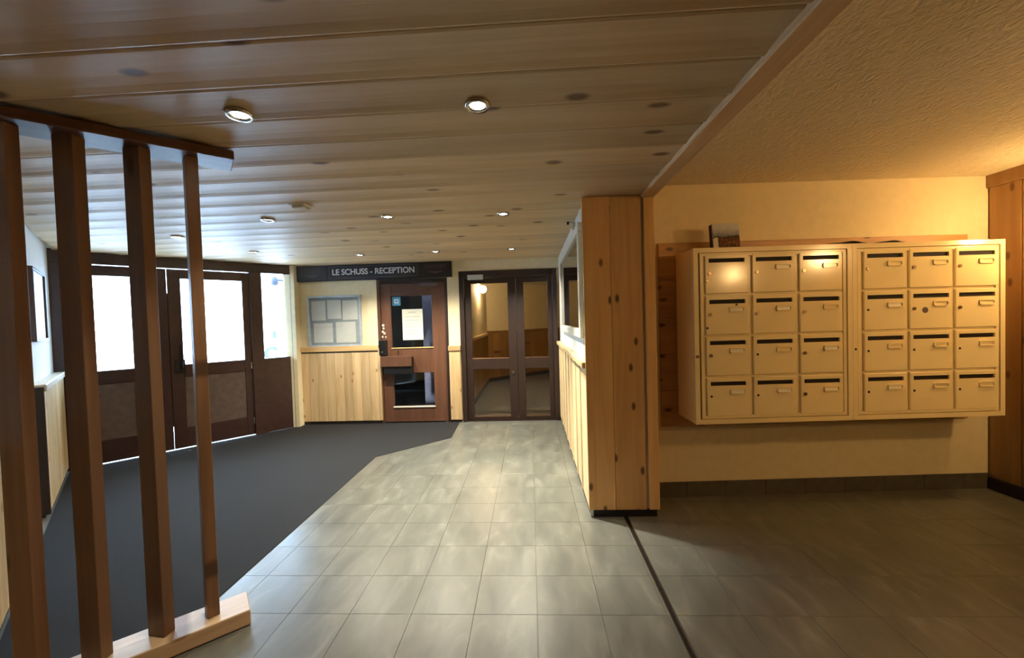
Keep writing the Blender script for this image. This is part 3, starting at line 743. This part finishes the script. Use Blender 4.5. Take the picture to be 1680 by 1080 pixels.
# ------------------------------------------------------------------ LAMPS
RIM = [(.030, .0), (.036, -.010), (.050, -.012), (.052, -.004), (.052, .006), (.030, .006)]
def downlight(x, y, lab, lit=True, power=1.0, col=(1.0, .88, .69), cone=112):
    o = empty('recessed_downlight', (x, y, HC-.001), label=lab, cat='downlight', group='recessed spotlights in the plank ceiling')
    lathe('trim_ring', RIM, 'steel', o)
    cyl('bulb', .031, .004, 'bulb' if lit else 'deadbulb', o, (0, 0, -.005))
    if lit:
        l = bpy.data.lights.new('spot', 'SPOT'); l.energy = DOWN_W*power; l.color = col; l.spot_size = math.radians(cone); l.spot_blend = .9; l.shadow_soft_size = .03
        lo = bpy.data.objects.new('spot', l); lo.location = (0, 0, -.03); put(lo, o)
downlight(-1.17, 1.60, 'lit ceiling downlight nearest the slatted screen', power=.5, cone=90)
downlight(-.19, 1.63, 'lit ceiling downlight nearest the viewer, left of the lip board', power=.5, cone=90)
downlight(-1.15, 3.24, 'lit ceiling downlight in the middle row, farther from the wooden pillar', power=.9)
downlight(-.20, 3.30, 'brightest lit ceiling downlight in the middle row close to the wooden pillar', power=4.2, col=(1.0, .94, .76), cone=80)
downlight(-.21, 4.95, 'lit ceiling downlight in front of the glazed corridor doors', power=1.7, col=(1.0, .92, .74), cone=130)
downlight(-1.16, 4.93, 'lit ceiling downlight in front of the reception door', power=1.7, col=(1.0, .92, .74), cone=130)
downlight(-2.14, 4.97, 'lit ceiling downlight in front of the notice board', power=1.7, col=(1.0, .92, .74), cone=130)
downlight(-3.21, 4.51, 'lit ceiling downlight in front of the narrow side window', power=.3)
downlight(-3.32, 3.63, 'lit ceiling downlight in front of the right entrance door leaf', power=.3)
downlight(-2.13, 3.18, 'unlit dark ceiling downlight in the middle of the plank ceiling', lit=False)
sm = empty('ceiling_detector', (-1.65, 2.84, HC-.001), label='small clear square glass fitting on the plank ceiling beside the unlit downlight', cat='ceiling fitting')
box('base', -.06, .06, -.06, .06, -.012, 0, 'diffuser', sm, bev=.004)
box('cover', -.045, .045, -.045, .045, -.030, -.012, 'diffuser', sm, bev=.006)
def sconce(loc, rz, mat, lab):
    o = empty('wall_lamp', loc, rz, label=lab, cat='wall lamp', group='wall lamps')
    box('wall_plate', -.06, 0, -.05, .05, -.06, .06, 'brass', o, bev=.006) if False else box('wall_plate', -.02, 0, -.05, .05, -.07, .07, 'steel', o, bev=.006)
    cyl('arm', .012, .06, 'steel', o, (-.06, 0, 0), 'X', 10)
    pr = [(.0005, -.075), (.03, -.070), (.055, -.048), (.068, -.01), (.066, .03), (.05, .06), (.0005, .075)]
    lathe('glass_globe', pr, mat, o, (-.098, 0, 0), 18)
sconce((3.715, 2.73, 2.06), 0, 'sconce_dim', 'warm globe wall lamp on the pine wall next to the mailboxes')
sconce((3.715, 1.26, 2.10), 0, 'sconce', 'warm globe wall lamp in the middle of the pine wall')
sconce((3.715, -.48, 2.12), 0, 'sconce', 'warm globe wall lamp at the far end of the pine wall')
sconce((-1.05, 8.1, 2.13), math.pi, 'sconce2', 'glowing wall lamp seen through the left glazed corridor door')

# ------------------------------------------------------------------ OUTSIDE
box('ground_outside', -90, 60, -40, 120, -.6, -.13, 'snow', label='snow covered ground outside the entrance', cat='snow', kind='structure')
dx, dy = math.cos(AD+math.pi/2), math.sin(AD+math.pi/2)
box('wall_outside', 0, 3.0, 0, .3, -.15, 3.6, 'stucco', label='white outside wall beside the entrance', cat='wall', kind='structure')
wo = bpy.data.objects['wall_outside']
p0 = Vector((-3.50, 5.98)); p1 = Vector((-5.24, 7.98)); an = math.atan2(p1.y-p0.y, p1.x-p0.x)
wo.location = ((p0.x+p1.x)/2+.15*math.sin(-an)*-1*0, (p0.y+p1.y)/2, -.15); wo.rotation_euler = (0, 0, an)
off = Vector((math.sin(an), -math.cos(an)))*.15
wo.location.x += off.x; wo.location.y += off.y
ol = empty('outside_lamp', (-4.47, 7.09, 2.28), an, label='dark lamp on an arm on the outside wall beyond the side window', cat='outdoor lamp')
box('wall_mount', -.06, .06, -.0, .02, -.08, .10, 'tyre', ol, bev=.004)
box('arm', -.02, .02, .02, .15, .04, .07, 'tyre', ol, bev=.003)
lathe('lamp_head', [(.02, .14), (.05, .12), (.06, 0), (.03, -.02)], 'tyre', ol, (0, .17, -.02))
# far chalets and a parked car
def chalet(loc, rz, w, d, h, lab):
    o = empty('chalet', loc, rz, label=lab, cat='building')
    box('wall', -w/2, w/2, -d/2, d/2, 0, h, 'stucco', o)
    V = [(-w/2-.8, -d/2-1, h), (w/2+.8, -d/2-1, h), (0, -d/2-1, h+w*.28), (-w/2-.8, d/2+1, h), (w/2+.8, d/2+1, h), (0, d/2+1, h+w*.28)]
    mesh('snowy_roof', V, [(0, 1, 2), (3, 5, 4), (0, 3, 4, 1), (1, 4, 5, 2), (2, 5, 3, 0)], 'snow', o)
    bl = empty('balcony', (0, -d/2, 0)); bl.parent = o
    box('floor_slab', -2.4, 2.4, -1.1, 0, 4.45, 4.6, 'stucco', bl)
    for q in range(16): box('baluster_board', -2.4+q*.3, -2.4+q*.3+.27, -1.1, -1.05, 4.6, 5.35, 'chalet', bl)
chalet((-40, 50, -.13), math.radians(39), 12, 10, 7.0, 'far pale chalet with a reddish balcony beyond the right entrance door pane')
ca = empty('parked_car', (-11.7, 19.7, -.13), math.radians(34), label='white car parked outside beyond the side window', cat='car')
prof = [(-2.05, .35), (2.05, .35), (2.1, .75), (1.9, .95), (1.0, 1.02), (.45, 1.48), (-1.4, 1.50), (-2.0, 1.05), (-2.1, .7)]
n = len(prof); V = [(x, -.85, z) for x, z in prof]+[(x, .85, z) for x, z in prof]
mesh('body', V, [tuple(range(n)), tuple(range(n, 2*n))[::-1]]+[(i, (i+1) % n, (i+1) % n+n, i+n) for i in range(n)], 'carw', ca)
for sx in (-1.3, 1.3):
    for sy in (-.86, .70): w_ = cyl('wheel', .34, .16, 'tyre', ca, (sx, sy+.16, .34), 'Y', 24); cyl('hub_cap', .18, .01, 'steel', w_, (0, -.16 if sy < 0 else .01, 0), 'Y', 16)
for (a, b) in ((-1.25, -.35), (-.3, .42)): box('side_window', a, b, -.865, -.845, 1.06, 1.40, 'darkglass', ca)
# daylight portals at the door panes help the renderer find the sky
for s0, s1, z0, z1 in ((.63, 1.275, 1.055, 2.13), (1.73, 2.11, 1.055, 2.13), (.04, .40, 1.05, 2.25)):
    l = bpy.data.lights.new('daylight_portal', 'AREA'); l.shape = 'RECTANGLE'; l.size = s1-s0; l.size_y = z1-z0; l.cycles.is_portal = True
    o = bpy.data.objects.new('daylight_portal', l); c = (s0+s1)/2
    o.location = (DA[0]+math.cos(AD)*c-dx*.12, DA[1]+math.sin(AD)*c-dy*.12, (z0+z1)/2)
    o.rotation_euler = Vector((dx, dy, 0)).to_track_quat('-Z', 'Y').to_euler(); COL.objects.link(o)
